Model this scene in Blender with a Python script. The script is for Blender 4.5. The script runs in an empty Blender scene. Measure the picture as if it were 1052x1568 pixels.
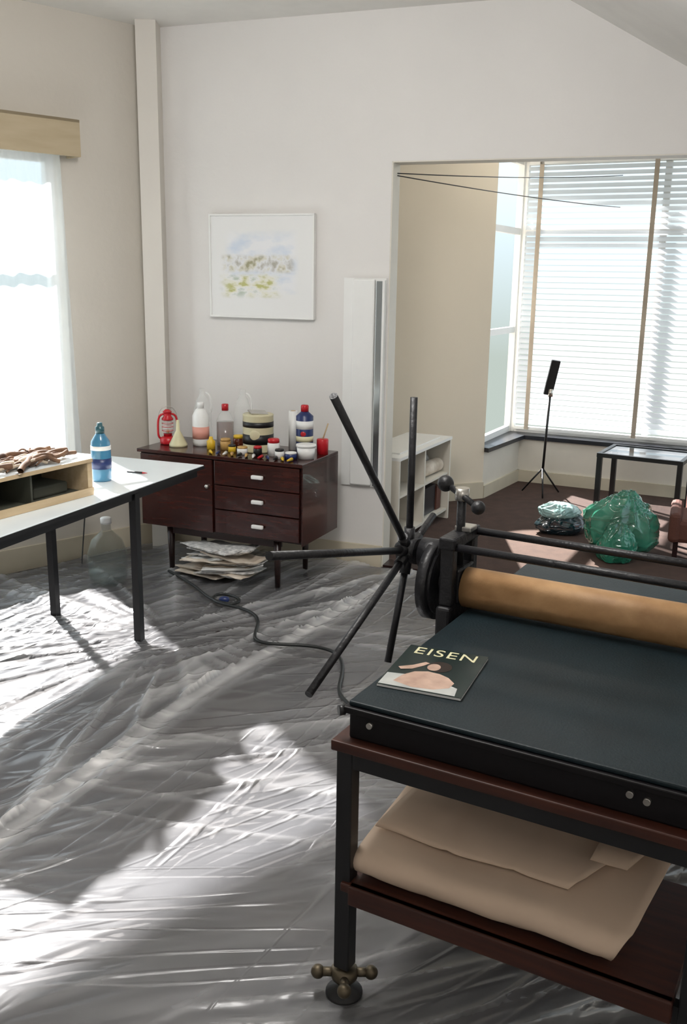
import bpy, bmesh, math, random
from mathutils import Vector, Matrix, noise, Euler
random.seed(7)
scene=bpy.context.scene
COL=scene.collection
scene.view_settings.view_transform='Standard'
scene.view_settings.look='None'
scene.view_settings.exposure=.37

# ---------------- materials ----------------
def M(name,col,rough=.6,metal=0,var=.12,scale=6,bump=0,bscale=40,spec=.5,trans=0,alpha=1,stretch=(1,1,1),col2=None,coat=0):
    m=bpy.data.materials.new(name); m.use_nodes=True
    nt=m.node_tree; N=nt.nodes; L=nt.links
    b=N['Principled BSDF']
    tc=N.new('ShaderNodeTexCoord'); mp=N.new('ShaderNodeMapping'); mp.inputs['Scale'].default_value=stretch
    L.new(tc.outputs['Object'],mp.inputs['Vector'])
    nz=N.new('ShaderNodeTexNoise'); nz.inputs['Scale'].default_value=scale; nz.inputs['Detail'].default_value=5
    L.new(mp.outputs[0],nz.inputs['Vector'])
    cr=N.new('ShaderNodeValToRGB')
    c2=col2 if col2 else tuple(min(1,c*(1+var)) for c in col)
    c1=col if col2 else tuple(c*(1-var) for c in col)
    cr.color_ramp.elements[0].position=.3; cr.color_ramp.elements[1].position=.7
    cr.color_ramp.elements[0].color=(*c1,1); cr.color_ramp.elements[1].color=(*c2,1)
    L.new(nz.outputs['Fac'],cr.inputs[0]); L.new(cr.outputs[0],b.inputs['Base Color'])
    b.inputs['Roughness'].default_value=rough; b.inputs['Metallic'].default_value=metal
    b.inputs['Specular IOR Level'].default_value=spec
    b.inputs['Transmission Weight'].default_value=trans
    b.inputs['Alpha'].default_value=alpha
    b.inputs['Coat Weight'].default_value=coat
    if bump>0:
        n2=N.new('ShaderNodeTexNoise'); n2.inputs['Scale'].default_value=bscale; n2.inputs['Detail'].default_value=4
        L.new(mp.outputs[0],n2.inputs['Vector'])
        bp=N.new('ShaderNodeBump'); bp.inputs['Strength'].default_value=bump; bp.inputs['Distance'].default_value=.01
        L.new(n2.outputs['Fac'],bp.inputs['Height']); L.new(bp.outputs[0],b.inputs['Normal'])
    return m
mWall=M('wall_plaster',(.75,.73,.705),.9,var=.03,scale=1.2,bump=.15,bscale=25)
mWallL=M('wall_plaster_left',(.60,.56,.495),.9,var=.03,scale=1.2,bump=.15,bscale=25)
mPil=M('pilaster_plaster',(.67,.635,.58),.9,var=.03,scale=1.2)
mWallFar=M('wall_plaster_far',(.74,.66,.54),.9,var=.03,scale=1.2)
mCeil=M('ceiling_paint',(.80,.78,.74),.9,var=.03)
mTrim=M('trim_paint',(.72,.68,.60),.5,var=.03)
mBase=M('baseboard_paint',(.60,.54,.42),.55,var=.05)
mWhite=M('white_paint',(.82,.82,.80),.45,var=.02)
mMirror=M('mirror_glass',(.55,.60,.62),.14,metal=1,var=.02)
mFloor=M('floor_dark',(.024,.021,.020),.6,col2=(.070,.056,.046),scale=3)
mCarpet=M('carpet_red_brown',(.050,.026,.019),.95,col2=(.072,.039,.028),scale=12,bump=.4,bscale=200)
mSill=M('sill_black',(.02,.022,.028),.3)
mTGlass=M('table_glass',(.06,.075,.085),.05,alpha=.6,coat=1)
mMahog=M('mahogany',(.016,.003,.0025),.25,col2=(.052,.010,.006),scale=7,stretch=(1,1,9),coat=.2)
mMahogD=M('mahogany_dark',(.010,.003,.002),.35,col2=(.022,.006,.005),scale=7,stretch=(1,1,9))
mBlack=M('black_steel',(.008,.008,.009),.4,var=.3)
mBlackG=M('black_cast_iron',(.010,.010,.012),.45,var=.3,bump=.3,bscale=60)
mSteel=M('steel',(.6,.58,.54),.3,metal=1,var=.1)
mBrass=M('aged_brass',(.14,.115,.08),.5,metal=1,var=.3)
mBed=M('press_blanket_teal',(.003,.009,.012),.5,col2=(.006,.016,.021),scale=5,bump=.15,bscale=180,spec=.32)
mPressSide=M('press_side_black',(.004,.003,.004),.5,spec=.3)
mWoodRed=M('wood_red_brown',(.030,.007,.0035),.5,col2=(.062,.016,.007),scale=6,stretch=(1,9,9))
mRoll=M('roller_leather',(.30,.16,.065),.6,col2=(.44,.26,.12),scale=14,stretch=(1,1,1),bump=.2,bscale=30)
mKraft=M('kraft_paper',(.64,.49,.365),.75,var=.05,scale=4,bump=.12,bscale=9)
mTableTop=M('table_white_laminate',(.80,.86,.88),.3,var=.02)
mPly=M('plywood',(.46,.34,.20),.6,col2=(.56,.43,.27),scale=6,stretch=(1,8,8))
mPelmet=M('pelmet_board',(.42,.34,.22),.7,col2=(.47,.385,.26),scale=4,stretch=(1,6,6))
mBoxIn=M('box_inside_dark',(.03,.035,.028),.7,col2=(.07,.07,.05),scale=5)
mTwig=M('dried_wood',(.045,.020,.012),.8,col2=(.22,.12,.065),scale=14)
mTwig2=M('dried_wood_pale',(.36,.28,.20),.8,col2=(.58,.49,.38),scale=18)
mPaper=M('newspaper',(.30,.30,.30),.8,col2=(.80,.78,.75),scale=40)
mPaper2=M('newspaper_tan',(.52,.42,.32),.8,col2=(.80,.72,.62),scale=12)
mRed=M('red_enamel',(.50,.012,.02),.3)
mCream=M('cream_plastic',(.70,.66,.42),.4)
mWhiteP=M('white_plastic',(.80,.80,.78),.35,var=.02)
mClear=M('clear_plastic',(.85,.86,.84),.12,trans=.0,alpha=.28,var=.02)
mGlassJ=M('demijohn_glass',(.16,.21,.20),.06,alpha=.22,var=.1,coat=1)
mBrownG=M('brown_liquid',(.10,.018,.008),.12,coat=.4)
mYel=M('yellow_plastic',(.75,.48,.03),.4)
mBlueP=M('blue_liquid_bottle',(.05,.20,.34),.15,coat=.5,var=.2)
mNavy=M('navy_label',(.015,.03,.12),.35)
mPink=M('pink_label',(.75,.35,.28),.5)
mGreenB=M('blue_green_cap',(.03,.10,.12),.3)
mMetalTape=M('blind_tape',(.40,.34,.27),.8)
mCable=M('cable_rubber',(.012,.014,.014),.45)
mTinLabel=M('tin_label',(.60,.55,.36),.4,var=.05)
mOchre=M('ochre',(.45,.25,.08),.5,col2=(.6,.38,.12))
mGrayCloth=M('grey_fabric',(.10,.105,.12),.9,col2=(.30,.30,.32),scale=30,bump=.4,bscale=80)
mCard=M('dark_red_upholstery',(.11,.038,.025),.75,bump=.3,bscale=120)

def emis_mix(name,col,trans_fac,transluc):
    m=bpy.data.materials.new(name); m.use_nodes=True; nt=m.node_tree; N=nt.nodes; L=nt.links
    for n in list(N):
        if n.type!='OUTPUT_MATERIAL': N.remove(n)
    out=N['Material Output']
    nz=N.new('ShaderNodeTexNoise'); nz.inputs['Scale'].default_value=5
    cr=N.new('ShaderNodeValToRGB'); cr.color_ramp.elements[0].color=(*[c*.94 for c in col],1); cr.color_ramp.elements[1].color=(*col,1)
    L.new(nz.outputs['Fac'],cr.inputs[0])
    d=N.new('ShaderNodeBsdfDiffuse'); t=N.new('ShaderNodeBsdfTranslucent'); tr=N.new('ShaderNodeBsdfTransparent')
    L.new(cr.outputs[0],d.inputs[0]); L.new(cr.outputs[0],t.inputs[0])
    a=N.new('ShaderNodeMixShader'); a.inputs[0].default_value=transluc; L.new(d.outputs[0],a.inputs[1]); L.new(t.outputs[0],a.inputs[2])
    b=N.new('ShaderNodeMixShader'); b.inputs[0].default_value=trans_fac; L.new(a.outputs[0],b.inputs[1]); L.new(tr.outputs[0],b.inputs[2])
    L.new(b.outputs[0],out.inputs[0]); return m
mCurtain=emis_mix('sheer_curtain',(.86,.94,.99),.66,.45)
mSlat=emis_mix('blind_slat',(.84,.87,.90),.0,.45)

# ---------------- geometry helpers ----------------
class G:
    def __init__(s,name,loc=(0,0,0),rz=0):
        s.e=bpy.data.objects.new(name,None); s.e.empty_display_size=.1
        s.e.location=loc; s.e.rotation_euler=(0,0,math.radians(rz)); COL.objects.link(s.e)
    def add(s,cn,me,mat,smooth=False):
        o=bpy.data.objects.new(cn,me); COL.objects.link(o); o.parent=s.e
        if mat: me.materials.append(mat)
        if smooth:
            for p in me.polygons: p.use_smooth=True
        return o
    def mesh(s,cn,v,f,mat,smooth=False):
        me=bpy.data.meshes.new(cn); me.from_pydata([tuple(a) for a in v],[],f); me.update()
        return s.add(cn,me,mat,smooth)
    def box(s,cn,c,d,mat,bev=0,rot=(0,0,0)):
        bm=bmesh.new(); bmesh.ops.create_cube(bm,size=1)
        R=Euler([math.radians(a) for a in rot]).to_matrix().to_4x4()
        bmesh.ops.transform(bm,matrix=Matrix.Translation(c)@R@Matrix.Diagonal((*d,1)),verts=bm.verts)
        if bev: bmesh.ops.bevel(bm,geom=bm.edges[:],offset=bev,segments=2,affect='EDGES',profile=.5)
        me=bpy.data.meshes.new(cn); bm.to_mesh(me); bm.free()
        return s.add(cn,me,mat)
    def bx(s,cn,a,b,mat,bev=0):
        c=[(a[i]+b[i])/2 for i in range(3)]; d=[abs(b[i]-a[i]) for i in range(3)]
        return s.box(cn,c,d,mat,bev)
    def cyl(s,cn,p,q,r,mat,r2=None,seg=20):
        p=Vector(p);q=Vector(q);d=q-p
        bm=bmesh.new(); bmesh.ops.create_cone(bm,cap_ends=True,segments=seg,radius1=r,radius2=r if r2 is None else r2,depth=d.length)
        R=d.to_track_quat('Z','Y').to_matrix().to_4x4()
        bmesh.ops.transform(bm,matrix=Matrix.Translation((p+q)/2)@R,verts=bm.verts)
        me=bpy.data.meshes.new(cn); bm.to_mesh(me); bm.free()
        o=s.add(cn,me,mat)
        for pl in me.polygons:
            if len(pl.vertices)==4: pl.use_smooth=True
        return o
    def sph(s,cn,c,r,mat,sc=(1,1,1)):
        bm=bmesh.new(); bmesh.ops.create_uvsphere(bm,u_segments=20,v_segments=12,radius=r)
        bmesh.ops.transform(bm,matrix=Matrix.Translation(c)@Matrix.Diagonal((*sc,1)),verts=bm.verts)
        me=bpy.data.meshes.new(cn); bm.to_mesh(me); bm.free()
        return s.add(cn,me,mat,True)
    def lathe(s,cn,c,prof,mat,seg=24,sq=None):
        v=[];f=[];n=len(prof)
        for i in range(seg):
            a=2*math.pi*i/seg
            for r,z in prof:
                x=math.cos(a);y=math.sin(a)
                v.append((c[0]+r*x,c[1]+r*y*(sq or 1),c[2]+z))
        for i in range(seg):
            j=(i+1)%seg
            for k in range(n-1): f.append((i*n+k,j*n+k,j*n+k+1,i*n+k+1))
        f.append([i*n for i in range(seg)][::-1]); f.append([i*n+n-1 for i in range(seg)])
        return s.mesh(cn,v,f,mat,True)
    def tube(s,cn,pts,r,mat,cyc=False,sub=8):
        cu=bpy.data.curves.new(cn,'CURVE'); cu.dimensions='3D'; cu.bevel_depth=r; cu.bevel_resolution=3
        sp=cu.splines.new('NURBS'); sp.points.add(len(pts)-1)
        for i,p in enumerate(pts): sp.points[i].co=(*p,1)
        sp.order_u=min(4,len(pts)); sp.use_endpoint_u=not cyc; sp.use_cyclic_u=cyc; sp.resolution_u=sub
        cu.materials.append(mat); o=bpy.data.objects.new(cn,cu); COL.objects.link(o); o.parent=s.e; return o
def single(name,v,f,mat,smooth=False,loc=(0,0,0),rz=0):
    me=bpy.data.meshes.new(name); me.from_pydata([tuple(a) for a in v],[],f); me.update(); me.materials.append(mat)
    for p in me.polygons: p.use_smooth=smooth
    o=bpy.data.objects.new(name,me); o.location=loc; o.rotation_euler=(0,0,math.radians(rz)); COL.objects.link(o); return o
def boxes(name,lst,mat,loc=(0,0,0),rz=0):
    v=[];f=[]
    for a,b in lst:
        i=len(v); x0,y0,z0=a;x1,y1,z1=b
        v+=[(x0,y0,z0),(x1,y0,z0),(x1,y1,z0),(x0,y1,z0),(x0,y0,z1),(x1,y0,z1),(x1,y1,z1),(x0,y1,z1)]
        f+=[[i+k for k in q] for q in ((0,3,2,1),(4,5,6,7),(0,1,5,4),(1,2,6,5),(2,3,7,6),(3,0,4,7))]
    return single(name,v,f,mat,False,loc,rz)
def prism(name,poly,z0,z1,mat):
    k=len(poly); v=[(p[0],p[1],z0) for p in poly]+[(p[0],p[1],z1) for p in poly]
    f=[list(range(k))[::-1],[k+i for i in range(k)]]+[(i,(i+1)%k,k+(i+1)%k,k+i) for i in range(k)]
    return single(name,v,f,mat)

# ---------------- room shell ----------------
BW=(0,5.554,0); BR=-20
HC=3.07
boxes('wall_back',[((-1.24,0,0),(.25,.12,HC)),((.25,0,2.31),(2.5,.12,HC)),((2.5,0,0),(3.4,.12,HC))],mWall,BW,BR)
boxes('baseboard_back',[((-1.24,-.018,0),(.25,0,.13))],mBase,BW,BR)
boxes('trim_doorway',[((.244,.002,0),(.256,.13,2.316)),((.244,.002,2.304),(2.5,.13,2.316))],mTrim,BW,BR)
boxes('wall_right',[((3.4,-6,0),(3.5,.12,HC))],mWall,BW,BR)
boxes('wall_rear',[((-4.3,-6.1,0),(3.5,-6,HC))],mWall,BW,BR)
LW=(-1.17,5.97,0); LR=43.8; OT=2.33
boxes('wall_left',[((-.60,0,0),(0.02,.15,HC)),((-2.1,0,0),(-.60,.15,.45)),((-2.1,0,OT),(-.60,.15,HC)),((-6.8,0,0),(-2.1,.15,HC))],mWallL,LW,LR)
boxes('baseboard_left',[((-4.6,-.018,0),(0,0,.14))],mBase,LW,LR)
g=G('window_1',LW,LR)
for n,a,b in (('frame_r',(-.65,.08,.45),(-.60,.13,OT)),('frame_l',(-2.1,.08,.45),(-2.05,.13,OT)),('frame_t',(-2.05,.08,OT-.04),(-.65,.13,OT)),('frame_b',(-2.05,.08,.45),(-.65,.13,.50)),('transom',(-2.05,.09,1.74),(-.65,.12,1.78))):
    g.bx(n,a,b,mWhite)
g=G('window_pelmet',LW,LR)
g.bx('board',(-2.2,-.13,2.31),(-.54,-.11,2.50),mPelmet); g.bx('top',(-2.2,-.13,2.485),(-.54,-.001,2.50),mPelmet); g.bx('end',(-.56,-.11,2.31),(-.54,-.001,2.485),mPelmet)
v=[];f=[];nx=120;nz=14
for j in range(nz+1):
    z=.30+(2.46-.30)*j/nz
    for i in range(nx+1):
        t=i/nx; x=-2.12+(2.12-.62+ .05*(1-z/2.3))*t
        y=-.055+.010*math.sin(t*95)+.008*math.sin(t*37+z*1.3)
        v.append((x,y,z))
for j in range(nz):
    for i in range(nx):
        a=j*(nx+1)+i; f.append((a,a+1,a+nx+2,a+nx+1))
single('sheer_curtain',v,f,mCurtain,True,LW,LR)
boxes('trim_pilaster',[((-.055,-.05,0),(.06,.2,HC))],mPil,(-1.155,5.83,0),2)
CP=[(-1.10,6.09),(-1.26,6.03),(-6.15,1.32),(-6.10,1.18),(1.204,-1.376),(3.33,4.47)]
prism('ceiling',CP,HC,HC+.1,mCeil)
single('ceiling_slope',[(1.10,0,HC),(3.4,0,1.74),(3.4,-3,1.74),(1.10,-3,HC)],[(0,1,2,3)],mCeil,False,BW,BR)
single('floor',[(x,y,0) for x,y in CP],[tuple(range(6))],mFloor)
single('floor_bay',[(-1.2,.12,.0),(4.2,.12,.0),(4.2,4.5,.0),(-1.2,4.5,.0)],[(0,1,2,3)],mCarpet,False,BW,BR)
boxes('trim_threshold',[((.257,.0,.0),(2.495,.13,.012))],mMahogD,BW,BR)
E=Vector((1.10,7.36)); Aw=Vector((-.35,6.72)); nA=Vector((-.40,.915)); Bw=Vector((-.15,5.75))
prism('wall_far_left',[Aw,E,E+nA*.12,Aw+nA*.12],0,2.9,mWallFar)
prism('wall_far_side',[Bw,Aw,Aw+Vector((-.1,0)),Bw+Vector((-.1,0))],0,2.9,mWallFar)
prism('baseboard_far_left',[Aw-nA*.018,E-nA*.018,E,Aw],0,.13,mBase)
W0=Vector((1.44,8.25)); U3=Vector((.899,-.438)); N3=Vector((-.438,-.899))
I=Vector((1.50,8.05)); I2=I+U3*2.4; W2=W0+U3*2.6
E2=Vector((1.03,7.44))
prism('wall_bay_low',[E,I,I2,W2,W0+Vector((-.02,.06)),E2+Vector((-.04,.02))],0,.37,mTrim)
prism('window_sill',[E+Vector((.03,-.03)),I+Vector((.03,-.05)),I2+Vector((.0,-.03)),W2,W0,E2],.371,.405,mSill)
for nm,P,Q in (('baseboard_bay_side',E,I),('baseboard_bay_front',I,I2)):
    dd=(Q-P).normalized(); nn=Vector((dd.y,-dd.x))
    prism(nm,[P,Q,Q+nn*.018,P+nn*.018],0,.10,mBase)
prism('ceiling_bay',[Vector((-.6,6.0)),Vector((.9,8.9)),Vector((4.6,7.4)),Vector((3.4,4.5)),Vector((2.4,4.9)),Vector((.1,5.72))],2.85,2.95,mCeil)
prism('wall_bay_header_side',[E2,W0,W0+Vector((-.1,.04)),E2+Vector((-.1,.04))],2.65,2.85,mWallFar)
prism('wall_bay_header_front',[W0,W2,W2+Vector((.04,.1)),W0+Vector((.04,.1))],2.65,2.85,mWallFar)
prism('wall_bay_post',[E,E2+Vector((.045,.08)),E2+Vector((-.06,.10)),E+nA*.12],.405,2.85,mWallFar)
def winframe(name,P,Q,zs,xs):
    L_=(Q-P).length; ang=math.degrees(math.atan2((Q-P).y,(Q-P).x))
    g=G(name,(P.x,P.y,0),ang); w=.05
    g.bx('stile_1',(0,-.02,zs[0]),(w,.03,zs[-1]),mWhite); g.bx('stile_2',(L_-w,-.02,zs[0]),(L_,.03,zs[-1]),mWhite)
    for i,z in enumerate(zs): g.bx('rail_%d'%i,(w,-.015,z-.025 if i else z),(L_-w,.025,z+.025 if i<len(zs)-1 else z),mWhite) if 0<i<len(zs)-1 else g.bx('rail_%d'%i,(w,-.015,z if i==0 else z-.05),(L_-w,.025,z+.05 if i==0 else z),mWhite)
    for i,x in enumerate(xs): g.bx('mullion_%d'%i,(x-.025,-.015,zs[0]+.05),(x+.025,.025,zs[-1]-.05),mWhite)
winframe('window_2',E2+Vector((.06,.11)),W0,[.406,1.28,2.08,2.65],[])
winframe('window_3',W0,W2,[.406,2.08,2.65],[1.15,2.2])
g=G('venetian_blind',(W0.x,W0.y,0),math.degrees(math.atan2(U3.y,U3.x)))
v=[];f=[]
z=.50
while z<2.62:
    i=len(v); x0,x1=.06,2.3; tl=.018
    for (yy,zz) in ((-.065,-tl),(-.04,.004),(-.023,tl)):
        v.append((x0,yy,z+zz)); v.append((x1,yy,z+zz))
    f+=[(i,i+1,i+3,i+2),(i+2,i+3,i+5,i+4)]; z+=.046
g.mesh('slats',v,f,mSlat,True)
for k,x in enumerate((.17,1.07,1.97)):
    g.bx('tape_%d'%k,(x-.018,-.070,.44),(x+.018,-.068,2.62),mMetalTape)
g.bx('bottom_rail',(.06,-.06,.435),(2.3,-.024,.46),mWhite); g.bx('head_rail',(.06,-.07,2.60),(2.3,-.024,2.649),mWhite)
g=G('drying_line'); g.tube('wire_1',[(.25,5.53,2.255),(1.2,6.3,2.30),(2.15,7.86,2.50)],.003,mBlack)
g.tube('wire_2',[(.25,5.53,2.245),(1.2,6.3,2.18),(2.15,7.86,2.26)],.003,mBlack)

# ---------------- plastic drop sheet ----------------
def inside(x,y,m=.05):
    rx,ry=x-BW[0],y-BW[1]; c,s=math.cos(math.radians(20)),math.sin(math.radians(20))
    ly=rx*s+ry*c
    if ly>-m: return False
    rx,ry=x-LW[0],y-LW[1]; a=math.radians(LR); ly=-rx*math.sin(a)+ry*math.cos(a)
    return ly<-m
def ridge(x,y,ang,sl,st,seed,k=3.2):
    c,s=math.cos(ang),math.sin(ang); a=(x*c+y*s)*sl; b=(-x*s+y*c)*st
    n_=noise.noise(Vector((a,b,seed))); return max(0,1-abs(n_)*k)**1.4
def patchy(x,y,s,seed): return min(1,max(0,.45+1.3*noise.noise(Vector((x*s,y*s,seed)))))
def hgt(x,y):
    w1=noise.noise(Vector((x*.6,y*.6,3)))*.22; w2=noise.noise(Vector((x*.6,y*.6,9)))*.22
    X=x+w1;Y=y+w2
    ax,ay=-1.06,2.63; dx,dy=.444,.896
    sd=(x-ax)*dy-(y-ay)*dx + .035*math.sin(y*2.2)
    seam=max(0,1-abs(sd-.04)/.07)**.7
    h=.014*math.exp(-(sd/.022)**2)+.010*math.exp(-((sd-.085)/.02)**2)
    if sd<0:
        r=math.atan2(y-4.25,x+.80); dist=math.hypot(x+.80,y-4.25)
        q=max(0,1-abs(noise.noise(Vector((r*4.5,dist*.4,5))))*5)**1.4*min(1,dist*2)
        q2=ridge(X,Y,.85,.45,5.5,1,6)*patchy(x,y,1.2,31); q3=ridge(X,Y,.55,.6,9,2,7)*patchy(x,y,1.5,32); q4=ridge(X,Y,1.2,.6,8,4,7)*patchy(x,y,1.5,36)
        h+=.018*q+.018*q2+.010*q3+.010*q4; milk=.4*q+.4*q2+.3*q3+.3*q4
    else:
        q=ridge(X,Y,.30,.30,5.5,11,8)*patchy(x,y,1.0,33); q2=ridge(X,Y,.12,.35,9,12,8)*patchy(x,y,1.4,34); q3=ridge(X,Y,.62,.35,6.5,13,8)*patchy(x,y,1.2,35); q4=ridge(X,Y,-.15,.4,7,15,9)*patchy(x,y,1.3,37)
        h+=.015*q+.008*q2+.011*q3+.008*q4; milk=.35*q+.3*q2+.35*q3+.3*q4
    h+=.010*(.5+noise.noise(Vector((X*1.2,Y*1.8,1))))
    return .008+max(0,h), min(1,milk+.6*seam)
st=.0125; xs=[-2.9+i*st for i in range(int(4.2/st))]; ys=[.7+i*st for i in range(int(5.2/st))]
idx={};v=[];f=[];mk=[]
for i,x in enumerate(xs):
    for j,y in enumerate(ys):
        if inside(x,y):
            h,m_=hgt(x,y); idx[(i,j)]=len(v); v.append((x,y,h)); mk.append(m_)
for i in range(len(xs)-1):
    for j in range(len(ys)-1):
        k=[(i,j),(i+1,j),(i+1,j+1),(i,j+1)]
        if all(q in idx for q in k): f.append([idx[q] for q in k])
mSheet=bpy.data.materials.new('plastic_sheet'); mSheet.use_nodes=True
nt=mSheet.node_tree;N=nt.nodes;L=nt.links;b=N['Principled BSDF']
tc=N.new('ShaderNodeTexCoord')
def nzn(scale,stre,rot,det=4,dist=.6):
    mr=N.new('ShaderNodeMapping'); mr.inputs['Rotation'].default_value=(0,0,-rot); L.new(tc.outputs['Object'],mr.inputs['Vector'])
    mp=N.new('ShaderNodeMapping'); mp.inputs['Scale'].default_value=stre
    L.new(mr.outputs[0],mp.inputs['Vector']); q=N.new('ShaderNodeTexNoise'); q.inputs['Scale'].default_value=scale; q.inputs['Detail'].default_value=det; q.inputs['Distortion'].default_value=dist
    L.new(mp.outputs[0],q.inputs['Vector']); return q
def mth(op,a,b_,clamp=False):
    m=N.new('ShaderNodeMath'); m.operation=op; m.use_clamp=clamp
    for k,x in enumerate((a,b_)):
        if isinstance(x,(int,float)): m.inputs[k].default_value=x
        else: L.new(x.outputs[0],m.inputs[k])
    return m
def crease(scale,stre,rot,w,pm):
    q=nzn(scale,stre,rot,0,.12)
    b_=mth('ABSOLUTE',mth('SUBTRACT',q,.5),0)
    c=N.new('ShaderNodeMapRange'); c.inputs[1].default_value=0; c.inputs[2].default_value=w; c.inputs[3].default_value=1; c.inputs[4].default_value=0; c.interpolation_type='SMOOTHSTEP'; L.new(b_.outputs[0],c.inputs[0])
    pn=nzn(1.3,(1,1,1),pm,0,0); p2=N.new('ShaderNodeMapRange'); p2.inputs[1].default_value=.45; p2.inputs[2].default_value=.65; L.new(pn.outputs[0],p2.inputs[0])
    return mth('MULTIPLY',c,p2)
s_=mth('ADD',mth('ADD',crease(1.0,(.6,7,1),.30,.05,.4),crease(1.0,(.6,8,1),.65,.045,1.7)),mth('ADD',crease(1.0,(.8,11,1),.10,.05,2.9),crease(1.0,(.7,10,1),1.05,.045,4.1)))
soft=nzn(1.0,(1,4,1),.35,0,.2)
hh_=mth('ADD',mth('MULTIPLY',soft,2.0),s_)
bp=N.new('ShaderNodeBump'); bp.inputs['Strength'].default_value=.40; bp.inputs['Distance'].default_value=.010
L.new(hh_.outputs[0],bp.inputs['Height']); L.new(bp.outputs[0],b.inputs['Normal'])
at=N.new('ShaderNodeAttribute'); at.attribute_name='milk'
mk_=N.new('ShaderNodeMath'); mk_.operation='MULTIPLY_ADD'; mk_.inputs[1].default_value=.13; mk_.use_clamp=True; L.new(s_.outputs[0],mk_.inputs[0]); L.new(at.outputs['Fac'],mk_.inputs[2])
cr=N.new('ShaderNodeValToRGB'); cr.color_ramp.elements[0].color=(.315,.32,.34,1); cr.color_ramp.elements[1].color=(.74,.73,.72,1); L.new(mk_.outputs[0],cr.inputs[0]); L.new(cr.outputs[0],b.inputs['Base Color'])
b.inputs['Roughness'].default_value=.34; b.inputs['Specular IOR Level'].default_value=.5
a3=nzn(1.2,(1,2,1),.6)
al=N.new('ShaderNodeMapRange'); al.inputs[1].default_value=.35; al.inputs[2].default_value=.7; al.inputs[3].default_value=.25; al.inputs[4].default_value=.42
L.new(a3.outputs['Fac'],al.inputs[0])
ma=N.new('ShaderNodeMath'); ma.operation='MULTIPLY_ADD'; ma.use_clamp=True; ma.inputs[1].default_value=.5; L.new(mk_.outputs[0],ma.inputs[0]); L.new(al.outputs[0],ma.inputs[2])
L.new(ma.outputs[0],b.inputs['Alpha'])
gl=N.new('ShaderNodeBsdfGlossy'); gl.inputs['Roughness'].default_value=.20; L.new(bp.outputs[0],gl.inputs['Normal'])
fr=N.new('ShaderNodeFresnel'); fr.inputs['IOR'].default_value=1.35; L.new(bp.outputs[0],fr.inputs['Normal'])
mx=N.new('ShaderNodeMixShader'); L.new(fr.outputs[0],mx.inputs[0]); L.new(b.outputs[0],mx.inputs[1]); L.new(gl.outputs[0],mx.inputs[2]); L.new(mx.outputs[0],N['Material Output'].inputs[0])
o=single('plastic_drop_sheet',v,f,mSheet,True)
at_=o.data.attributes.new('milk','FLOAT','POINT'); at_.data.foreach_set('value',mk)

# ---------------- sideboard ----------------
SX,SY,SR=-.223,4.88,-23.5
g=G('sideboard',(SX,SY,0),SR)
ZB,ZT=.285,.735
g.bx('carcass',(-1.03,.02,ZB+.005),(0,.46,ZT-.02),mMahogD,.003); g.bx('top',(-1.04,-.005,ZT-.02),(.005,.46,ZT),mMahog,.003)
g.bx('side_panel',(-.002,.005,ZB),(.004,.46,ZT-.02),mMahog)
g.bx('door',(-1.02,.0,ZB+.012),(-.55,.02,ZT-.026),mMahog,.002)
g.sph('door_knob',(-.58,-.008,.56),.012,mSteel)
hh=(ZT-.026-ZB-.012)/3
for k in range(3):
    z1=ZT-.026-k*hh; z0=z1-hh+.005
    g.bx('drawer_%d'%k,(-.535,.0,z0),(-.015,.02,z1),mMahog,.003)
    g.box('pull_%d'%k,(-.26,-.014,(z0+z1)/2),(.07,.02,.022),mWhiteP,.006)
for k,(x,y) in enumerate(((-.17,.05),(-.86,.05),(-.17,.40),(-.86,.40))):
    g.cyl('leg_%d'%k,(x,y,.008),(x,y,ZB),.014,mMahogD,.022)
g.bx('leg_rail',(-.88,.04,ZB-.035),(-.15,.07,ZB),mMahogD); g.bx('leg_rail_back',(-.88,.38,ZB-.035),(-.15,.41,ZB),mMahogD)
def sbl(x,y,z=.7):
    a=math.radians(SR); x*=.965
    return (SX+x*math.cos(a)-y*math.sin(a),SY+x*math.sin(a)+y*math.cos(a),z)
g=G('newspaper_pile',sbl(-.52,.04,0),SR)
zz=.03
for k in range(15):
    w=random.uniform(.26,.40); dp=random.uniform(.16,.22); th=random.uniform(.010,.022); cx=random.uniform(-.16,.16)*(1-k*.03); cy=random.uniform(-.04,.05)
    rz=random.uniform(-30,30); nx,ny=16,10; v=[];f=[]; R=Euler((math.radians(random.uniform(-6,6)),math.radians(random.uniform(-7,7)),math.radians(rz))).to_matrix()
    curl=random.uniform(.0,.06)
    for side in (0,1):
        for j in range(ny+1):
            for i in range(nx+1):
                x=(i/nx-.5)*w; y=(j/ny-.5)*dp
                edge=min(i,nx-i,j,ny-j)
                z=(th*.5 if side else -th*.5)*(1 if edge>0 else .3)+.009*noise.noise(Vector((x*14,y*14,k)))+curl*max(0,(i/nx-.7))**1.3*1.6+curl*max(0,(.25-j/ny))
                p=R@Vector((x,y,z)); v.append((p.x+cx,p.y+cy,max(.012,p.z+zz+th/2)))
    n1=(nx+1)*(ny+1)
    for sd_ in (0,1):
        for j in range(ny):
            for i in range(nx):
                a=sd_*n1+j*(nx+1)+i; q=(a,a+1,a+nx+2,a+nx+1); f.append(q if sd_ else q[::-1])
    ring=[i for i in range(nx+1)]+[j*(nx+1)+nx for j in range(1,ny+1)]+[ny*(nx+1)+i for i in range(nx-1,-1,-1)]+[j*(nx+1) for j in range(ny-1,0,-1)]
    for i in range(len(ring)): a=ring[i];b_=ring[(i+1)%len(ring)]; f.append((a,b_,b_+n1,a+n1))
    g.mesh('paper_%d'%k,v,f,(mPaper2,mWhiteP,mPaper2,mPaper)[k%4] if k<12 else mPaper,False); zz+=th*.74

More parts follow.
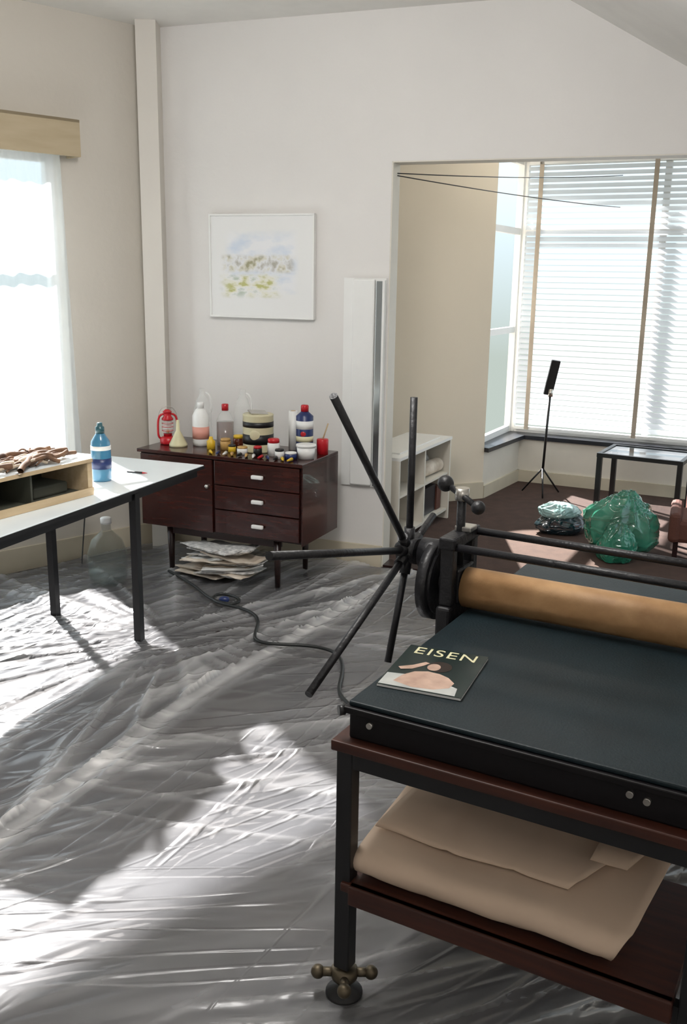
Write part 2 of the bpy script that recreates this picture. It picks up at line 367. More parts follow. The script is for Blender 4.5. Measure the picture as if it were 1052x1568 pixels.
Z=ZT+.001
g=G('red_oil_lantern',sbl(-1.0,.20,Z),20)
g.lathe('fuel_tank',(0,0,0),[(.042,0),(.046,.006),(.046,.034),(.030,.044)],mRed)
g.lathe('burner',(0,0,.044),[(.024,0),(.024,.014),(.028,.016)],mRed)
g.lathe('glass_globe',(0,0,.060),[(.022,0),(.033,.028),(.031,.055),(.021,.078)],mClear); g.lathe('wick',(0,0,.06),[(.008,0),(.008,.02)],mOchre)
g.lathe('chimney',(0,0,.138),[(.032,0),(.034,.008),(.022,.024),(.022,.044),(.028,.048),(.012,.062)],mRed)
for sx in (-1,1): g.tube('side_tube_%d'%sx,[(sx*.036,0,.03),(sx*.056,0,.036),(sx*.056,0,.08),(sx*.056,0,.14),(sx*.045,0,.172),(sx*.02,0,.174)],.0065,mRed)
for z_ in (.078,.10,.12): g.tube('guard_wire_%d'%int(z_*1000),[(.036*math.cos(a*math.pi/4),.036*math.sin(a*math.pi/4),z_) for a in range(8)],.0018,mRed,cyc=True)
g.tube('handle',[(-.056,0,.12),(-.062,0,.19),(0,0,.245),(.062,0,.19),(.056,0,.12)],.0022,mSteel)
g=G('cream_funnel',sbl(-.90,.16,Z)); g.lathe('cone',(0,0,0),[(.052,0),(.052,.012),(.012,.09),(.008,.15),(.006,.15)],mCream)
g=G('white_label_bottle',sbl(-.80,.25,Z)); g.lathe('body',(0,0,0),[(.046,0),(.048,.02),(.048,.17),(.03,.205),(.018,.215)],mWhiteP); g.lathe('label',(0,0,.04),[(.0488,0),(.0488,.07)],mPink); g.lathe('cap',(0,0,.215),[(.02,0),(.02,.03),(.018,.034)],mWhiteP)
g=G('red_cap_bottle',sbl(-.68,.33,Z)); g.lathe('body',(0,0,0),[(.050,0),(.052,.015),(.052,.14),(.032,.18),(.016,.20)],mClear); g.lathe('liquid',(0,0,.004),[(.047,0),(.049,.02),(.049,.13)],mBrownG); g.lathe('cap',(0,0,.20),[(.02,0),(.02,.035),(.016,.038)],mRed)
for nm,x,y,h in (('clear_jug',-.87,.38,.31),('clear_jug',-.60,.40,.32)):
    g=G(nm,sbl(x,y,Z)); g.lathe('body',(0,0,0),[(.05,0),(.052,.02),(.052,h*.6),(.03,h*.82),(.016,h*.88),(.016,h)],mClear)
    g.tube('handle',[(.02,0,h*.92),(.05,0,h*.9),(.06,0,h*.7),(.048,0,h*.55)],.006,mWhiteP)
g=G('yellow_bottle',sbl(-.68,.17,Z)); g.lathe('body',(0,0,0),[(.024,0),(.024,.045),(.012,.055),(.010,.07)],mYel)
g=G('paint_tin',sbl(-.41,.25,Z)); g.lathe('body',(0,0,0),[(.086,0),(.088,.004),(.086,.01),(.086,.20),(.088,.206),(.082,.21)],mTinLabel,32); g.lathe('black_band',(0,0,.045),[(.0868,0),(.0868,.055)],mBlack,32); g.lathe('dark_band',(0,0,.14),[(.0868,0),(.0868,.03)],mBlack,32); g.box('lid',(.0,0,.217),(.10,.09,.008),mSteel,.002,(6,4,20)); g.sph('label_roundel',(-.01,-.082,.10),.03,mTinLabel,(1,.25,1))
g=G('paper_roll',sbl(-.25,.38,Z)); g.cyl('roll',(0,0,0),(0,0,.22),.026,mWhiteP); g.cyl('core',(0,0,.21),(0,0,.222),.014,mPly)
g=G('blue_spray_bottle',sbl(-.135,.30,Z)); g.lathe('body',(0,0,0),[(.045,0),(.048,.01),(.048,.21),(.02,.235)],mNavy); g.lathe('label',(0,0,.07),[(.0486,0),(.0486,.03)],mCream); g.lathe('label_2',(0,0,.14),[(.0486,0),(.0486,.045)],mWhiteP);g.sph('label_spot',(-.005,-.044,.115),.016,mRed,(1,.4,1)); g.lathe('cap',(0,0,.235),[(.022,0),(.022,.03),(.018,.036)],mRed)
g=G('white_tub',sbl(-.06,.17,Z)); g.lathe('body',(0,0,0),[(.043,0),(.052,.065)],mWhiteP); g.lathe('lid',(0,0,.065),[(.055,0),(.055,.012),(.047,.014)],mWhiteP)
g=G('red_jar',sbl(-.035,.33,Z)); g.lathe('body',(0,0,0),[(.032,0),(.033,.08),(.030,.085)],mRed); g.cyl('brush',(0,0,.08),(.03,.01,.17),.004,mPly)
for nm,x,y,r,h,ma_,mb in (('ink_jar',-.26,.16,.034,.09,mWhiteP,mRed),('ink_jar',-.19,.10,.026,.05,mWhiteP,mBlack),('ink_jar',-.13,.12,.034,.035,mNavy,mWhiteP),('ink_jar',-.34,.12,.024,.05,mBlack,mRed),('ink_jar',-.60,.20,.03,.06,mOchre,mOchre),('ink_jar',-.56,.28,.03,.07,mBrownG,mYel),('ink_jar',-.52,.14,.022,.04,mYel,mBlack),('ink_jar',-.44,.12,.03,.04,mWhiteP,mOchre)):
    g=G(nm,sbl(x,y,Z)); g.lathe('body',(0,0,0),[(r,0),(r,h*.75),(r*.9,h*.8)],ma_); g.lathe('lid',(0,0,h*.8),[(r*.95,0),(r*.95,h*.2),(r*.8,h*.25)],mb)
for k in range(12):
    g=G('paint_tube',sbl(-.60+.046*k,.042,Z),random.uniform(65,115))
    ma_=random.choice([mRed,mBlack,mWhiteP,mOchre,mYel,mNavy,mBlack]); r=.010
    g.cyl('tube',(-.03,0,r),(.02,0,r),.004,ma_,r,12); g.cyl('cap',(.02,0,r),(.03,0,r),.006,mBlack if ma_!=mBlack else mRed,seg=12)

# ---------------- painting ----------------
mPic=bpy.data.materials.new('watercolour'); mPic.use_nodes=True; nt=mPic.node_tree;N=nt.nodes;L=nt.links;b=N['Principled BSDF']
tc=N.new('ShaderNodeTexCoord'); sp=N.new('ShaderNodeSeparateXYZ'); L.new(tc.outputs['Object'],sp.inputs[0])
def noisef(s,d=6,stre=(1,1,1)):
    mp=N.new('ShaderNodeMapping'); mp.inputs['Scale'].default_value=stre; L.new(tc.outputs['Object'],mp.inputs[0])
    q=N.new('ShaderNodeTexNoise'); q.inputs['Scale'].default_value=s; q.inputs['Detail'].default_value=d; L.new(mp.outputs[0],q.inputs[0]); return q
def ramp(src,els):
    c=N.new('ShaderNodeValToRGB'); c.color_ramp.elements[0].position=els[0][0]; c.color_ramp.elements[0].color=(*els[0][1],1); c.color_ramp.elements[1].position=els[-1][0]; c.color_ramp.elements[1].color=(*els[-1][1],1)
    for p,cc in els[1:-1]: e=c.color_ramp.elements.new(p); e.color=(*cc,1)
    L.new(src,c.inputs[0]); return c
def band(lo,hi,src,fe=.03):
    a=N.new('ShaderNodeMapRange'); a.interpolation_type='SMOOTHSTEP'; a.inputs[1].default_value=lo-fe; a.inputs[2].default_value=lo+fe; L.new(src,a.inputs[0])
    c=N.new('ShaderNodeMapRange'); c.interpolation_type='SMOOTHSTEP'; c.inputs[1].default_value=hi-fe; c.inputs[2].default_value=hi+fe; c.inputs[3].default_value=1; c.inputs[4].default_value=0; L.new(src,c.inputs[0])
    m=N.new('ShaderNodeMath'); m.operation='MULTIPLY'; L.new(a.outputs[0],m.inputs[0]); L.new(c.outputs[0],m.inputs[1]); return m
def mul(a,b_): m=N.new('ShaderNodeMath'); m.operation='MULTIPLY'; L.new(a.outputs[0],m.inputs[0]); L.new(b_.outputs[0],m.inputs[1]); return m
def mixc(fac,c1,c2):
    m=N.new('ShaderNodeMix'); m.data_type='RGBA'; L.new(fac.outputs[0],m.inputs[0])
    if isinstance(c1,tuple): m.inputs[6].default_value=(*c1,1)
    else: L.new(c1,m.inputs[6])
    L.new(c2,m.inputs[7]); return m
xo,zo=sp.outputs[0],sp.outputs[2]
nA_=noisef(16); cA=ramp(nA_.outputs['Fac'],[(.36,(.34,.32,.20)),(.45,(.66,.64,.54)),(.54,(.76,.77,.78)),(.68,(.42,.40,.34))])
nB=noisef(11,4,(1,1,2)); cB=ramp(nB.outputs['Fac'],[(.36,(.50,.50,.20)),(.45,(.76,.75,.62)),(.55,(.80,.80,.78)),(.66,(.50,.56,.48))])
nC=noisef(6,3,(1,1,2)); cC=ramp(nC.outputs['Fac'],[(.45,(.80,.81,.83)),(.65,(.62,.69,.79))])
m1=mixc(mul(band(-.22,.22,xo,.03),band(-.14,.18,zo,.04)),(.80,.80,.79),cC.outputs[0])
m2=mixc(mul(band(-.24,.20,xo,.03),band(-.03,.06,zo,.015)),m1.outputs[2],cA.outputs[0])
m3=mixc(mul(band(-.24,.10,xo,.05),band(-.17,-.05,zo,.02)),m2.outputs[2],cB.outputs[0])
L.new(m3.outputs[2],b.inputs['Base Color']); b.inputs['Roughness'].default_value=.5
g=G('framed_watercolour',(-.495,5.73,1.745),-20)
g.bx('canvas',(-.325,-.026,-.285),(.325,-.004,.285),mPic)
for k,(a,c) in enumerate((((-.335,-.034,-.295),(-.325,-.002,.295)),((.325,-.034,-.295),(.335,-.002,.295)),((-.325,-.034,-.295),(.325,-.002,-.285)),((-.325,-.034,.285),(.325,-.002,.295)))): g.bx('frame_%d'%k,a,c,mWhite)
g=G('wall_mirror_panel',(.145,5.494,0),-20)
g.bx('back_board',(-.17,-.008,.49),(.084,-.001,1.69),mWhite); g.bx('raised_panel',(-.11,-.034,.50),(.022,-.009,1.685),mWhite,.008)
g.bx('mirror',(.030,-.026,.50),(.066,-.009,1.675),mMirror,.002); g.bx('mirror_edge',(.067,-.032,.50),(.082,-.009,1.68),mWhite,.002)
g=G('wall_socket',LW,LR); g.bx('plate',(-.62,-.02,.28),(-.52,-.001,.36),mWhiteP,.004); g.tube('cord',[(-.57,-.03,.32),(-.6,-.06,.2),(-.64,-.09,.05),(-.7,-.2,.03)],.004,mCable)
g=G('glass_demijohn',(-1.31,5.05,.02))
g.lathe('body',(0,0,0),[(.09,0),(.105,.02),(.11,.08),(.108,.17),(.085,.24),(.045,.28),(.026,.30),(.026,.335),(.032,.34)],mGlassJ,32)
g.lathe('liquid',(0,0,.006),[(.086,0),(.100,.02),(.104,.07)],mGlassJ,32); g.lathe('cap',(0,0,.335),[(.030,0),(.030,.03),(.026,.034)],mWhiteP)

# ---------------- drafting table & things on it ----------------
KS=.975
def TG(name,loc,rz=0):
    g=G(name,(loc[0]*KS,loc[1]*KS,1.7-(1.7-loc[2])*KS),rz); g.e.scale=(KS,KS,KS); return g
ang=math.degrees(math.atan2(.933,.36))
g=TG('drafting_table',(-.734,4.86,0),ang)
g.bx('top',(-1.72,0,.712),(0,.86,.73),mTableTop,.003)
g.bx('edge_band',(-1.72,-.004,.710),(0,-.0005,.726),mBlack)
for k,(x,y) in enumerate(((-.62,.02),(-.48,.62),(-1.70,.03),(-1.70,.68))): g.bx('leg_%d'%k,(x-.018,y-.018,-.034),(x+.018,y+.018,.705),mBlack)
g.bx('rail_front',(-1.7,.012,.675),(-.05,.045,.711),mBlack); g.bx('rail_back',(-1.7,.605,.675),(-.05,.64,.711),mBlack)
g.bx('cross_1',(-.68,.04,.675),(-.64,.61,.70),mBlack); g.bx('cross_2',(-1.70,.04,.675),(-1.66,.68,.70),mBlack)
BA=math.degrees(math.atan2(.876,.482))
g=TG('wooden_box',(-1.125,4.14,.731),BA)
t=.014; Lb=.62; D=.30; H=.165
g.bx('bottom',(-Lb,0,0),(0,D,t),mPly); g.bx('lid',(-Lb,0,H-t),(0,D,H),mTableTop); g.bx('end_1',(-t*2,0,t),(0,D,H-t),mPly); g.bx('end_2',(-Lb,0,t),(-Lb+t,D,H-t),mPly); g.bx('back',(-Lb+t,D-t,t),(-t*2,D,H-t),mBoxIn)
g.bx('divider',(-Lb*.55,.02,t),(-Lb*.55+.01,D-t,H-t),mBoxIn); g.bx('lining',(-Lb+t,.03,t),(-t*2,D-t,t+.004),mBoxIn)
g.bx('lip',(-Lb,-.006,0),(0,0,.034),mPly); g.bx('lip_top',(-Lb,-.006,H-.016),(0,0,H),mPly)
g.box('contents',(-.18,.15,t+.03),(.20,.16,.05),mBoxIn,.01)
g=TG('dried_driftwood',(-1.125,4.14,.897),BA)
for k in range(52):
    cx=random.uniform(-.54,-.10); cy=random.uniform(.04,.26); a=random.gauss(0,.5)
    l=random.uniform(.06,.18); l=min(l,.60-abs(cx),abs(cx)-.01); pts=[]
    for q in range(6):
        s_q=(q/5-.5)*2*l; pts.append((cx+s_q*math.cos(a),cy+s_q*math.sin(a)*.5+random.uniform(-.012,.012),.008+random.uniform(0,.03)*(1-abs(cx+.3))+.012*(1-abs(q/2.5-1))))
    g.tube('twig_%d'%k,pts,random.choice((.004,.006,.009,.013)),mTwig if k%4 else mTwig2,sub=4)
g=TG('blue_detergent_bottle',(-1.16,4.44,.731))
g.lathe('body',(0,0,0),[(.044,0),(.047,.01),(.047,.15),(.044,.19),(.022,.225),(.018,.23)],mBlueP); g.lathe('label',(0,0,.06),[(.0478,0),(.0478,.05)],mNavy); g.lathe('clear_top',(0,0,.15),[(.0477,0),(.0470,.02)],mWhiteP)
g.lathe('cap',(0,0,.228),[(.021,0),(.021,.03),(.014,.034),(.012,.05)],mGreenB)
g=TG('pen',(-1.05,4.62,.735)); g.cyl('barrel',(-.03,0,.002),(.05,-.02,.002),.005,mBlack); g.cyl('tip',(.05,-.02,.002),(.075,-.026,.002),.005,mRed,.001)

# ---------------- etching press ----------------
PO=(.02,1.95,0)
LX=.775
g=G('etching_press',PO,-29)
for k,(x,y) in enumerate(((.0,.0),(LX,.0),(.0,1.18),(LX,1.18))):
    g.bx('leg_%d'%k,(x-.02,y-.02,.09),(x+.02,y+.02,.665),mBlack,.003)
    g.cyl('screw_%d'%k,(x,y,.02),(x,y,.10),.014,mBrass); g.lathe('foot_%d'%k,(x,y,.008),[(.045,0),(.045,.010),(.018,.028),(.016,.04)],mBlack)
    g.lathe('collar_%d'%k,(x,y,.055),[(.03,0),(.034,.008),(.034,.022),(.026,.03)],mBrass,12)
    for q in range(4):
        a=q*math.pi/2+.5; c,s_q=math.cos(a),math.sin(a)
        g.cyl('lug_%d_%d'%(k,q),(x+.02*c,y+.02*s_q,.07),(x+.06*c,y+.06*s_q,.07),.011,mBrass); g.sph('knob_%d_%d'%(k,q),(x+.064*c,y+.064*s_q,.07),.017,mBrass)
for nm,a,b_ in (('rail_front',(.02,-.018,.625),(LX-.02,.018,.663)),('rail_back',(.02,1.162,.615),(LX-.02,1.198,.663)),('rail_left',(-.018,.02,.615),(.018,1.16,.663)),('rail_right',(LX-.018,.02,.615),(LX+.018,1.16,.663)),('low_rail_front',(.02,-.01,.27),(LX-.02,.015,.312)),('low_rail_back',(.02,.34,.285),(LX-.02,.37,.312)),):
    g.bx(nm,a,b_,mBlack)
g.bx('wood_top',(-.03,-.03,.665),(.90,1.28,.69),mWoodRed,.003)
g.bx('lower_shelf',(.0,-.03,.312),(LX-.03,.37,.334),mWoodRed,.003)
g.bx('lower_shelf_edge',(.022,-.034,.285),(LX-.03,-.012,.334),mWoodRed,.003)
g.bx('bed_base',(.0,.0,.69),(.90,1.30,.765),mPressSide,.005)
g.bx('bed_flange',(-.010,-.010,.752),(.91,1.31,.768),mPressSide,.003)
g.bx('bed_blanket',(-.002,.0,.768),(.90,1.30,.780),mBed,.004)
for k,(x,z) in enumerate(((.055,.735),(.622,.738),(.655,.732))): g.cyl('bolt_%d'%k,(x,.004,z),(x,-.010,z),.007,mSteel)
g.cyl('corner_bolt',(-.012,.0,.755),(-.022,-.01,.755),.012,mBlack)
YC=.72
for s_q,x in ((0,-.045),(1,.945)):
    g.bx('frame_low_%d'%s_q,(x-.022,YC-.10,.66),(x+.022,YC+.12,.80),mBlackG,.008)
    g.bx('frame_post_a_%d'%s_q,(x-.02,YC-.085,.80),(x+.02,YC-.05,.985),mBlackG,.006)
    g.bx('frame_post_b_%d'%s_q,(x-.02,YC+.07,.80),(x+.02,YC+.105,.985),mBlackG,.006)
    g.bx('frame_cap_%d'%s_q,(x-.024,YC-.09,.965),(x+.024,YC+.11,1.0),mBlackG,.006)
    g.bx('bearing_%d'%s_q,(x-.026,YC-.045,.80),(x+.026,YC+.065,.90),mBlackG,.006)
    g.bx('silver_cap_%d'%s_q,(x-.015,YC+.0,1.0),(x+.035,YC+.05,1.015),mSteel,.003)
    g.cyl('pressure_screw_%d'%s_q,(x,YC+.01,.90),(x,YC+.01,1.12),.013,mBlackG)
    g.cyl('screw_collar_%d'%s_q,(x,YC+.01,1.09),(x,YC+.01,1.125),.02,mSteel)
    g.cyl('screw_bar_%d'%s_q,(x-.055,YC+.03,1.125),(x+.055,YC-.02,1.085),.009,mBlackG)
    g.sph('screw_knob_a_%d'%s_q,(x-.06,YC+.03,1.127),.024,mBlackG); g.sph('screw_knob_b_%d'%s_q,(x+.062,YC-.022,1.082),.020,mBlackG)
g.cyl('roller',(-.015,YC,.840),(.91,YC,.840),.058,mRoll,seg=48); g.cyl('roller_shaft',(-.07,YC,.840),(.95,YC,.840),.02,mSteel)
g.cyl('tie_rod_1',(-.045,YC-.068,.972),(.945,YC-.068,.965),.011,mBlackG); g.cyl('tie_rod_2',(-.045,YC+.088,.985),(.945,YC+.088,.978),.011,mBlackG)
HZ=.92
g.cyl('drive_wheel',(-.125,YC,.845),(-.095,YC,.845),.115,mBlackG,seg=48); g.cyl('drive_wheel_rim',(-.132,YC,.845),(-.088,YC,.845),.098,mBlackG,seg=48)
g.cyl('pinion',(-.155,YC,HZ),(-.09,YC,HZ),.046,mBlackG,seg=24)
g.cyl('drive_hub',(-.15,YC,.845),(-.06,YC,.845),.035,mBlackG)
g.cyl('wheel_shaft',(-.235,YC,HZ),(-.05,YC,HZ),.018,mBlackG); g.cyl('wheel_hub',(-.225,YC,HZ),(-.17,YC,HZ),.038,mBlackG,seg=24)
g.cyl('hub_cap',(-.24,YC,HZ),(-.225,YC,HZ),.018,mBlackG)
for k,(a,dz) in enumerate(((-.46,.50),(.0,.45),(-.74,.17),(-.565,-.235),(-.12,-.31),(.17,.07))):
    x=-.2; l=math.hypot(a,dz)
    g.cyl('spoke_%d'%k,(x,YC,HZ),(x,YC+a,HZ+dz),.0105,mBlackG); g.cyl('spoke_socket_%d'%k,(x,YC,HZ),(x,YC+a/l*.07,HZ+dz/l*.07),.016,mBlackG)
g=G('magazine',(PO[0]+.875*.10+.485*.24,PO[1]-.485*.10+.875*.24,.781),-22)
g.bx('pages',(-.10,-.128,0),(.10,.128,.006),mWhiteP)
mCov=M('magazine_cover',(.012,.022,.020),.25,var=.2)
mSkin=M('printed_skin',(.38,.25,.19),.3,col2=(.60,.42,.33),scale=25); mHair=M('printed_hair',(.03,.02,.015),.3); mSea=M('printed_grey',(.30,.32,.32),.3,col2=(.62,.62,.58),scale=9)
g.bx('cover',(-.101,-.129,.006),(.101,.129,.0072),mCov)
def flat(cn,pts,z,mat): g.mesh(cn,[(x,y,z) for x,y in pts],[list(range(len(pts)))],mat)
flat('printed_ground',[(-.098,-.126),(.085,-.126),(.08,-.085),(.03,-.06),(-.03,-.05),(-.098,-.06)],.0074,mSea)
flat('printed_body',[(-.07,-.10),(-.02,-.118),(.03,-.112),(.062,-.09),(.066,-.06),(.045,-.035),(.02,-.022),(-.01,-.018),(-.04,-.03),(-.06,-.06)],.0076,mSkin)
flat('printed_hair',[(.008+.030*math.cos(a),.018+.032*math.sin(a)) for a in [i*math.pi/8 for i in range(16)]],.0078,mHair)
flat('printed_face',[(-.004+.016*math.cos(a),.010+.021*math.sin(a)) for a in [i*math.pi/8 for i in range(16)]],.0080,mSkin)
flat('printed_arm',[(-.075,-.03),(-.05,-.018),(-.03,.01),(-.02,.030),(-.032,.034),(-.055,.005),(-.085,-.018)],.0079,mSkin)
cu=bpy.data.curves.new('title','FONT'); cu.body='EISEN'; cu.size=.060; cu.space_character=1.12; cu.extrude=.0003; cu.align_x='CENTER'; cu.materials.append(mCream)
o=bpy.data.objects.new('title',cu); COL.objects.link(o); o.parent=g.e; o.location=(.0,.078,.0078)

# kraft paper on lower shelf
g=G('kraft_paper_bundle',PO,-29)
def sheet(cn,prof,x0f,x1f,nx=30,amp=.004,seed=0,thick=.003):
    v=[];f=[];m=len(prof)
    for i in range(nx+1):
        for j,(y,z) in enumerate(prof):
            t=j/(m-1); x0=x0f(t);x1=x1f(t); x=x0+(x1-x0)*i/nx
            cr_=max(0,1-abs(noise.noise(Vector((x*5+y*3,y*4,seed+9))))*6)**2
            v.append((x,y+amp*noise.noise(Vector((x*7,t*5,seed))),z+amp*1.2*noise.noise(Vector((x*6,t*4,seed+4)))+amp*.7*cr_))
    for i in range(nx):
        for j in range(m-1): a=i*m+j; f.append((a,a+m,a+m+1,a+1))
    o=g.mesh(cn,v,f,mKraft,True); md=o.modifiers.new('s','SOLIDIFY'); md.thickness=thick; md.offset=1; return o
prof=[(.12,.350),(.05,.348),(.012,.350)]+[(.03-.04*math.sin(a),.380-.032*math.cos(a)) for a in [i*math.pi/10 for i in range(2,11)]]+[(.06,.416),(.10,.422),(.14,.428),(.18,.434),(.22,.44),(.26,.446),(.33,.45)]
sheet('bottom_sheet',prof,lambda t:.025+.03*max(0,t-.7),lambda t:.60+.08*t,amp=.005,seed=1)
prof2=[(.02,.352),(.06,.356),(.16,.36),(.30,.37)]
sheet('inner_sheet',prof2,lambda t:.03,lambda t:.61,amp=.004,seed=7)
prof3=[(.075,.432),(.085,.441),(.11,.447),(.14,.451),(.18,.456),(.22,.462),(.27,.468),(.32,.474)]
sheet('top_sheet',prof3,lambda t:.035+.03*t,lambda t:.50+.10*t,amp=.007,seed=13)
prof4=[(.17,.455),(.21,.475),(.27,.480),(.33,.484)]
sheet('torn_flap',prof4,lambda t:.52+.02*t,lambda t:.60+.07*t,nx=8,amp=.012,seed=19)

g=G('power_cable')
P=[(-1.0,5.2),(-.80,4.95),(-.72,4.72),(-.55,4.62),(-.52,4.75),(-.68,4.85),(-.70,4.68),(-.50,4.60),(-.40,4.45),(-.42,4.25),(-.40,4.1),(-.15,4.12),(.02,4.02),(.0,3.7),(-.02,3.55),(.12,3.35),(.3,3.2)]
g.tube('cord',[(x,y,.038) for x,y in P],.008,mCable)
g.sph('plug',(-.62,4.72,.038),.018,mNavy,(1.6,1,1))

# ---------------- far room objects ----------------
fa=math.degrees(math.atan2(6.70-5.72,.764-.30))
g=G('white_shelf_unit',(.764,6.70,0),fa)
Ls=.98
g.bx('top',(-Ls,-.005,.58),(.005,.34,.60),mWhite); g.bx('end_far',(-.022,0,0),(0,.34,.58),mTrim); g.bx('end_near',(-Ls,0,0),(-Ls+.022,.34,.58),mTrim)
g.bx('divider',(-.50,0.01,.08),(-.48,.34,.58),mTrim)
g.bx('shelf',(-.48,.01,.33),(-.022,.34,.345),mTrim); g.bx('shelf_near',(-Ls+.022,.01,.33),(-.50,.34,.345),mTrim); g.bx('bottom',(-Ls+.022,.01,.06),(-.022,.34,.08),mTrim); g.bx('back',(-Ls+.022,.33,.08),(-.022,.34,.58),mMahogD)
g.bx('papers',(-.85,.05,.601),(-.1,.28,.608),mWhiteP)
g.cyl('roll_a',(-.44,.10,.40),(-.06,.08,.40),.05,mPaper2); g.cyl('roll_b',(-.44,.2,.41),(-.06,.2,.42),.06,mPaper); g.box('folders',(-.30,.18,.18),(.3,.25,.19),mSill); g.box('red_folder',(-.10,.17,.17),(.08,.25,.17),mCard)
g=G('music_stand',(1.60,7.50,0))
g.cyl('pole',(0,0,.15),(.02,0,.84),.010,mBlack)
for q in range(3):
    a=q*2.094+.4; g.cyl('leg_%d'%q,(0,0,.22),(.17*math.cos(a),.17*math.sin(a),.012),.007,mBlack)
g.box('desk',(.02,-.02,.95),(.07,.03,.28),mBlack,.004,(10,8,0)); g.cyl('clamp',(.02,-.01,.80),(.02,-.01,.86),.02,mSteel)
g=G('glass_side_table',(2.02,7.20,0),-30)
g.bx('glass_top',(.03,-.25,.436),(.59,.17,.444),mTGlass)
for nm,a,b_ in (('rim_front',(0,-.28,.42),(.62,-.25,.45)),('rim_back',(0,.17,.42),(.62,.20,.45)),('rim_left',(0,-.25,.42),(.03,.17,.45)),('rim_right',(.59,-.25,.42),(.62,.17,.45))): g.bx(nm,a,b_,mBlack)
for k,(x,y) in enumerate(((.02,-.26),(.02,.18),(.60,-.26),(.60,.18))): g.bx('leg_%d'%k,(x-.018,y-.018,0),(x+.018,y+.018,.42),mBlack)
def crumple(g,cn,c,rad,mat,seed,fold=1.0):
    bm=bmesh.new(); bmesh.ops.create_icosphere(bm,subdivisions=6,radius=1)
    for v_ in bm.verts:
        p=v_.co.copy()
        n_=.16*noise.noise(p*1.3+Vector((seed,0,0)))
        w=p+.35*Vector((noise.noise(p*1.1+Vector((seed,3,0))),noise.noise(p*1.1+Vector((seed,7,0))),0))
        a=math.atan2(w.y,w.x)
        top=max(0,p.z)
        n_+=fold*.075*(1-abs(math.sin(a*6+seed)))*(.5+top)+fold*.05*max(0,1-abs(noise.noise(w*2.6+Vector((0,seed,0))))*6)
        n_+=.10*max(0,top-.8)*5
        rr=1+n_; z=p.z*rr*rad[2]
        v_.co=Vector((p.x*rr*rad[0]+c[0],p.y*rr*rad[1]+c[1],max(.006,z+c[2])))
    me=bpy.data.meshes.new(cn); bm.to_mesh(me); bm.free(); return g.add(cn,me,mat,True)
mBag=M('green_plastic',(.003,.10,.055),.07,col2=(.05,.36,.24),scale=5,alpha=.85,coat=1,bump=.4,bscale=7)
mBag2=M('pale_teal_plastic',(.22,.42,.42),.08,col2=(.50,.72,.72),scale=5,alpha=.85,coat=1,bump=.5,bscale=9)
mBag3=M('dark_blue_plastic',(.008,.025,.035),.12,coat=1,bump=.5,bscale=10)
g=G('green_plastic_bag',(1.75,5.80,0)); crumple(g,'sack',(0.02,.05,.17),(.23,.18,.19),mBag,3); crumple(g,'gathered_top',(.05,.06,.35),(.075,.06,.05),mBag,5,1.6); crumple(g,'spill',(-.05,-.13,.09),(.11,.09,.13),mBag,8)
g=G('teal_plastic_bag',(1.49,6.34,0)); crumple(g,'base',(.02,0,.06),(.17,.12,.08),mBag3,5); crumple(g,'top_wrap',(.0,.0,.15),(.14,.10,.055),mBag2,6)
# low upholstered armchair at the right, with a grey cloth thrown over its back
g=G('armchair',(2.34,5.78,0),-20)
g.bx('seat',(-.24,-.20,.12),(.30,.20,.27),mCard,.03); g.bx('arm_left',(-.27,-.21,.12),(-.20,.24,.31),mCard,.025)
for k,(x,y) in enumerate(((-.22,-.17),(.26,-.17),(-.22,.20),(.26,.20))): g.bx('leg_%d'%k,(x-.015,y-.015,0),(x+.015,y+.015,.13),mMahogD)
g.bx('back',(-.18,.20,.12),(.30,.28,.78),mCard,.03)
v=[];f=[]
pr=[(.19,.32),(.185,.5),(.188,.7),(.20,.80),(.24,.805),(.285,.79),(.295,.6),(.30,.35)]
for i in range(25):
    x=-.15+.44*i/24
    for j,(y,z) in enumerate(pr): v.append((x,y+.008*math.sin(i*1.3+j),z+.01*math.sin(i*.9)))
for i in range(24):
    for j in range(len(pr)-1): a=i*len(pr)+j; f.append((a,a+len(pr),a+len(pr)+1,a+1))
g.mesh('cloth',v,f,mGrayCloth,True)

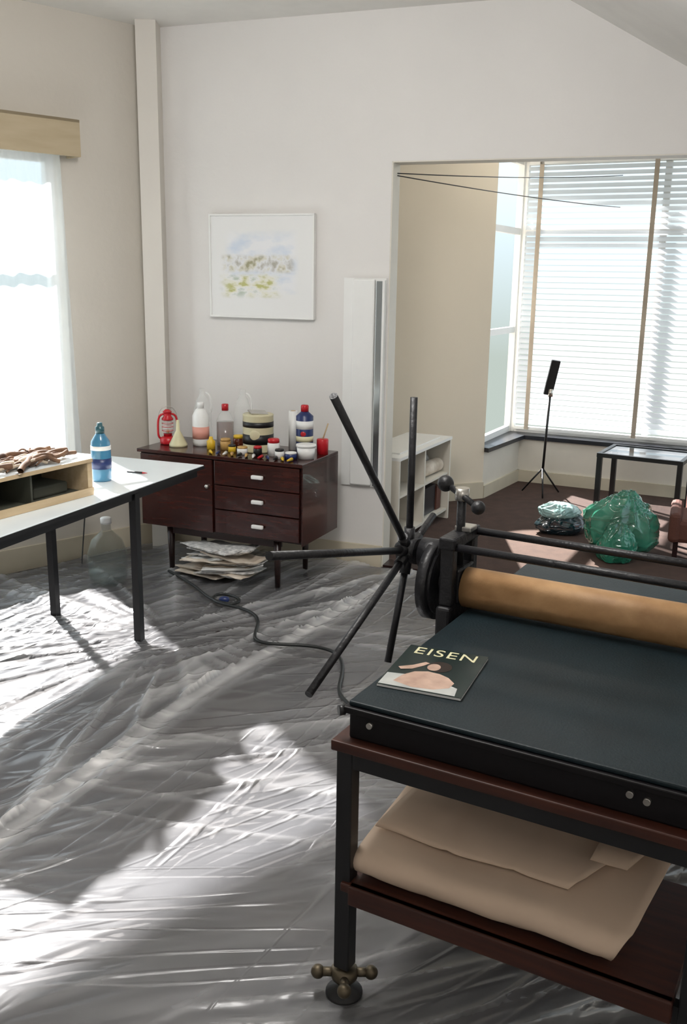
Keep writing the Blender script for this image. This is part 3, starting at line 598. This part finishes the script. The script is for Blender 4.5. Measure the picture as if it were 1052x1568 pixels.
# ---------------- light ----------------
w=bpy.data.worlds.new('World'); scene.world=w; w.use_nodes=True; nt=w.node_tree;N=nt.nodes;L=nt.links
bg=N['Background']; tc=N.new('ShaderNodeTexCoord'); sp=N.new('ShaderNodeSeparateXYZ'); L.new(tc.outputs['Generated'],sp.inputs[0])
cr=N.new('ShaderNodeValToRGB'); cr.color_ramp.elements[0].position=.46; cr.color_ramp.elements[0].color=(.42,.48,.44,1); cr.color_ramp.elements[1].position=.55; cr.color_ramp.elements[1].color=(.76,.91,1,1)
mr=N.new('ShaderNodeMapRange'); mr.inputs[1].default_value=-1; mr.inputs[2].default_value=1; L.new(sp.outputs[2],mr.inputs[0]); L.new(mr.outputs[0],cr.inputs[0]); L.new(cr.outputs[0],bg.inputs[0]); bg.inputs[1].default_value=1.0
def light(name,typ,en,loc,col,**k):
    s=bpy.data.lights.new(name,typ); s.energy=en; s.color=col
    for a,b_ in k.items(): setattr(s,a,b_)
    o=bpy.data.objects.new(name,s); COL.objects.link(o); o.location=loc; return o
o=light('sun','SUN',23,(-4,9,5),(1,.97,.95),angle=.022)
o.rotation_euler=Vector((.546,-.858,-.685)).to_track_quat('-Z','Y').to_euler()
o=light('bay_patch_spot','SPOT',9000,(1.2,10.5,4.2),(1,.93,.85),spot_size=math.radians(9),spot_blend=.1,shadow_soft_size=.02)  # added spot outside the side window, makes the bright patch on the bay floor
o.rotation_euler=(Vector((1.35,5.7,0))-Vector(o.location)).to_track_quat('-Z','Y').to_euler()
light('fill_room','POINT',80,(-.3,2.6,2.72),(1,.98,.96),shadow_soft_size=.28)  # added fill light above the frame, brightens walls and ceiling; no fitting modelled
light('fill_rear','POINT',12,(.3,-.7,2.6),(1,.97,.94),shadow_soft_size=.28)  # weaker added fill behind the camera
light('fill_bay','POINT',8,(1.5,6.7,2.70),(1,.95,.86),shadow_soft_size=.1)  # small added fill, lifts the far room walls

# ---------------- camera ----------------
cd=bpy.data.cameras.new('camera'); cam=bpy.data.objects.new('camera',cd); COL.objects.link(cam); scene.camera=cam
cd.sensor_fit='VERTICAL'; cd.sensor_height=36; cd.lens=1450/1568*36; cd.clip_start=.05
cam.location=(0,0,1.7)
R=Matrix.Rotation(math.radians(76),4,'X')@Matrix.Rotation(math.radians(.92),4,'Z'); cam.rotation_euler=R.to_euler()
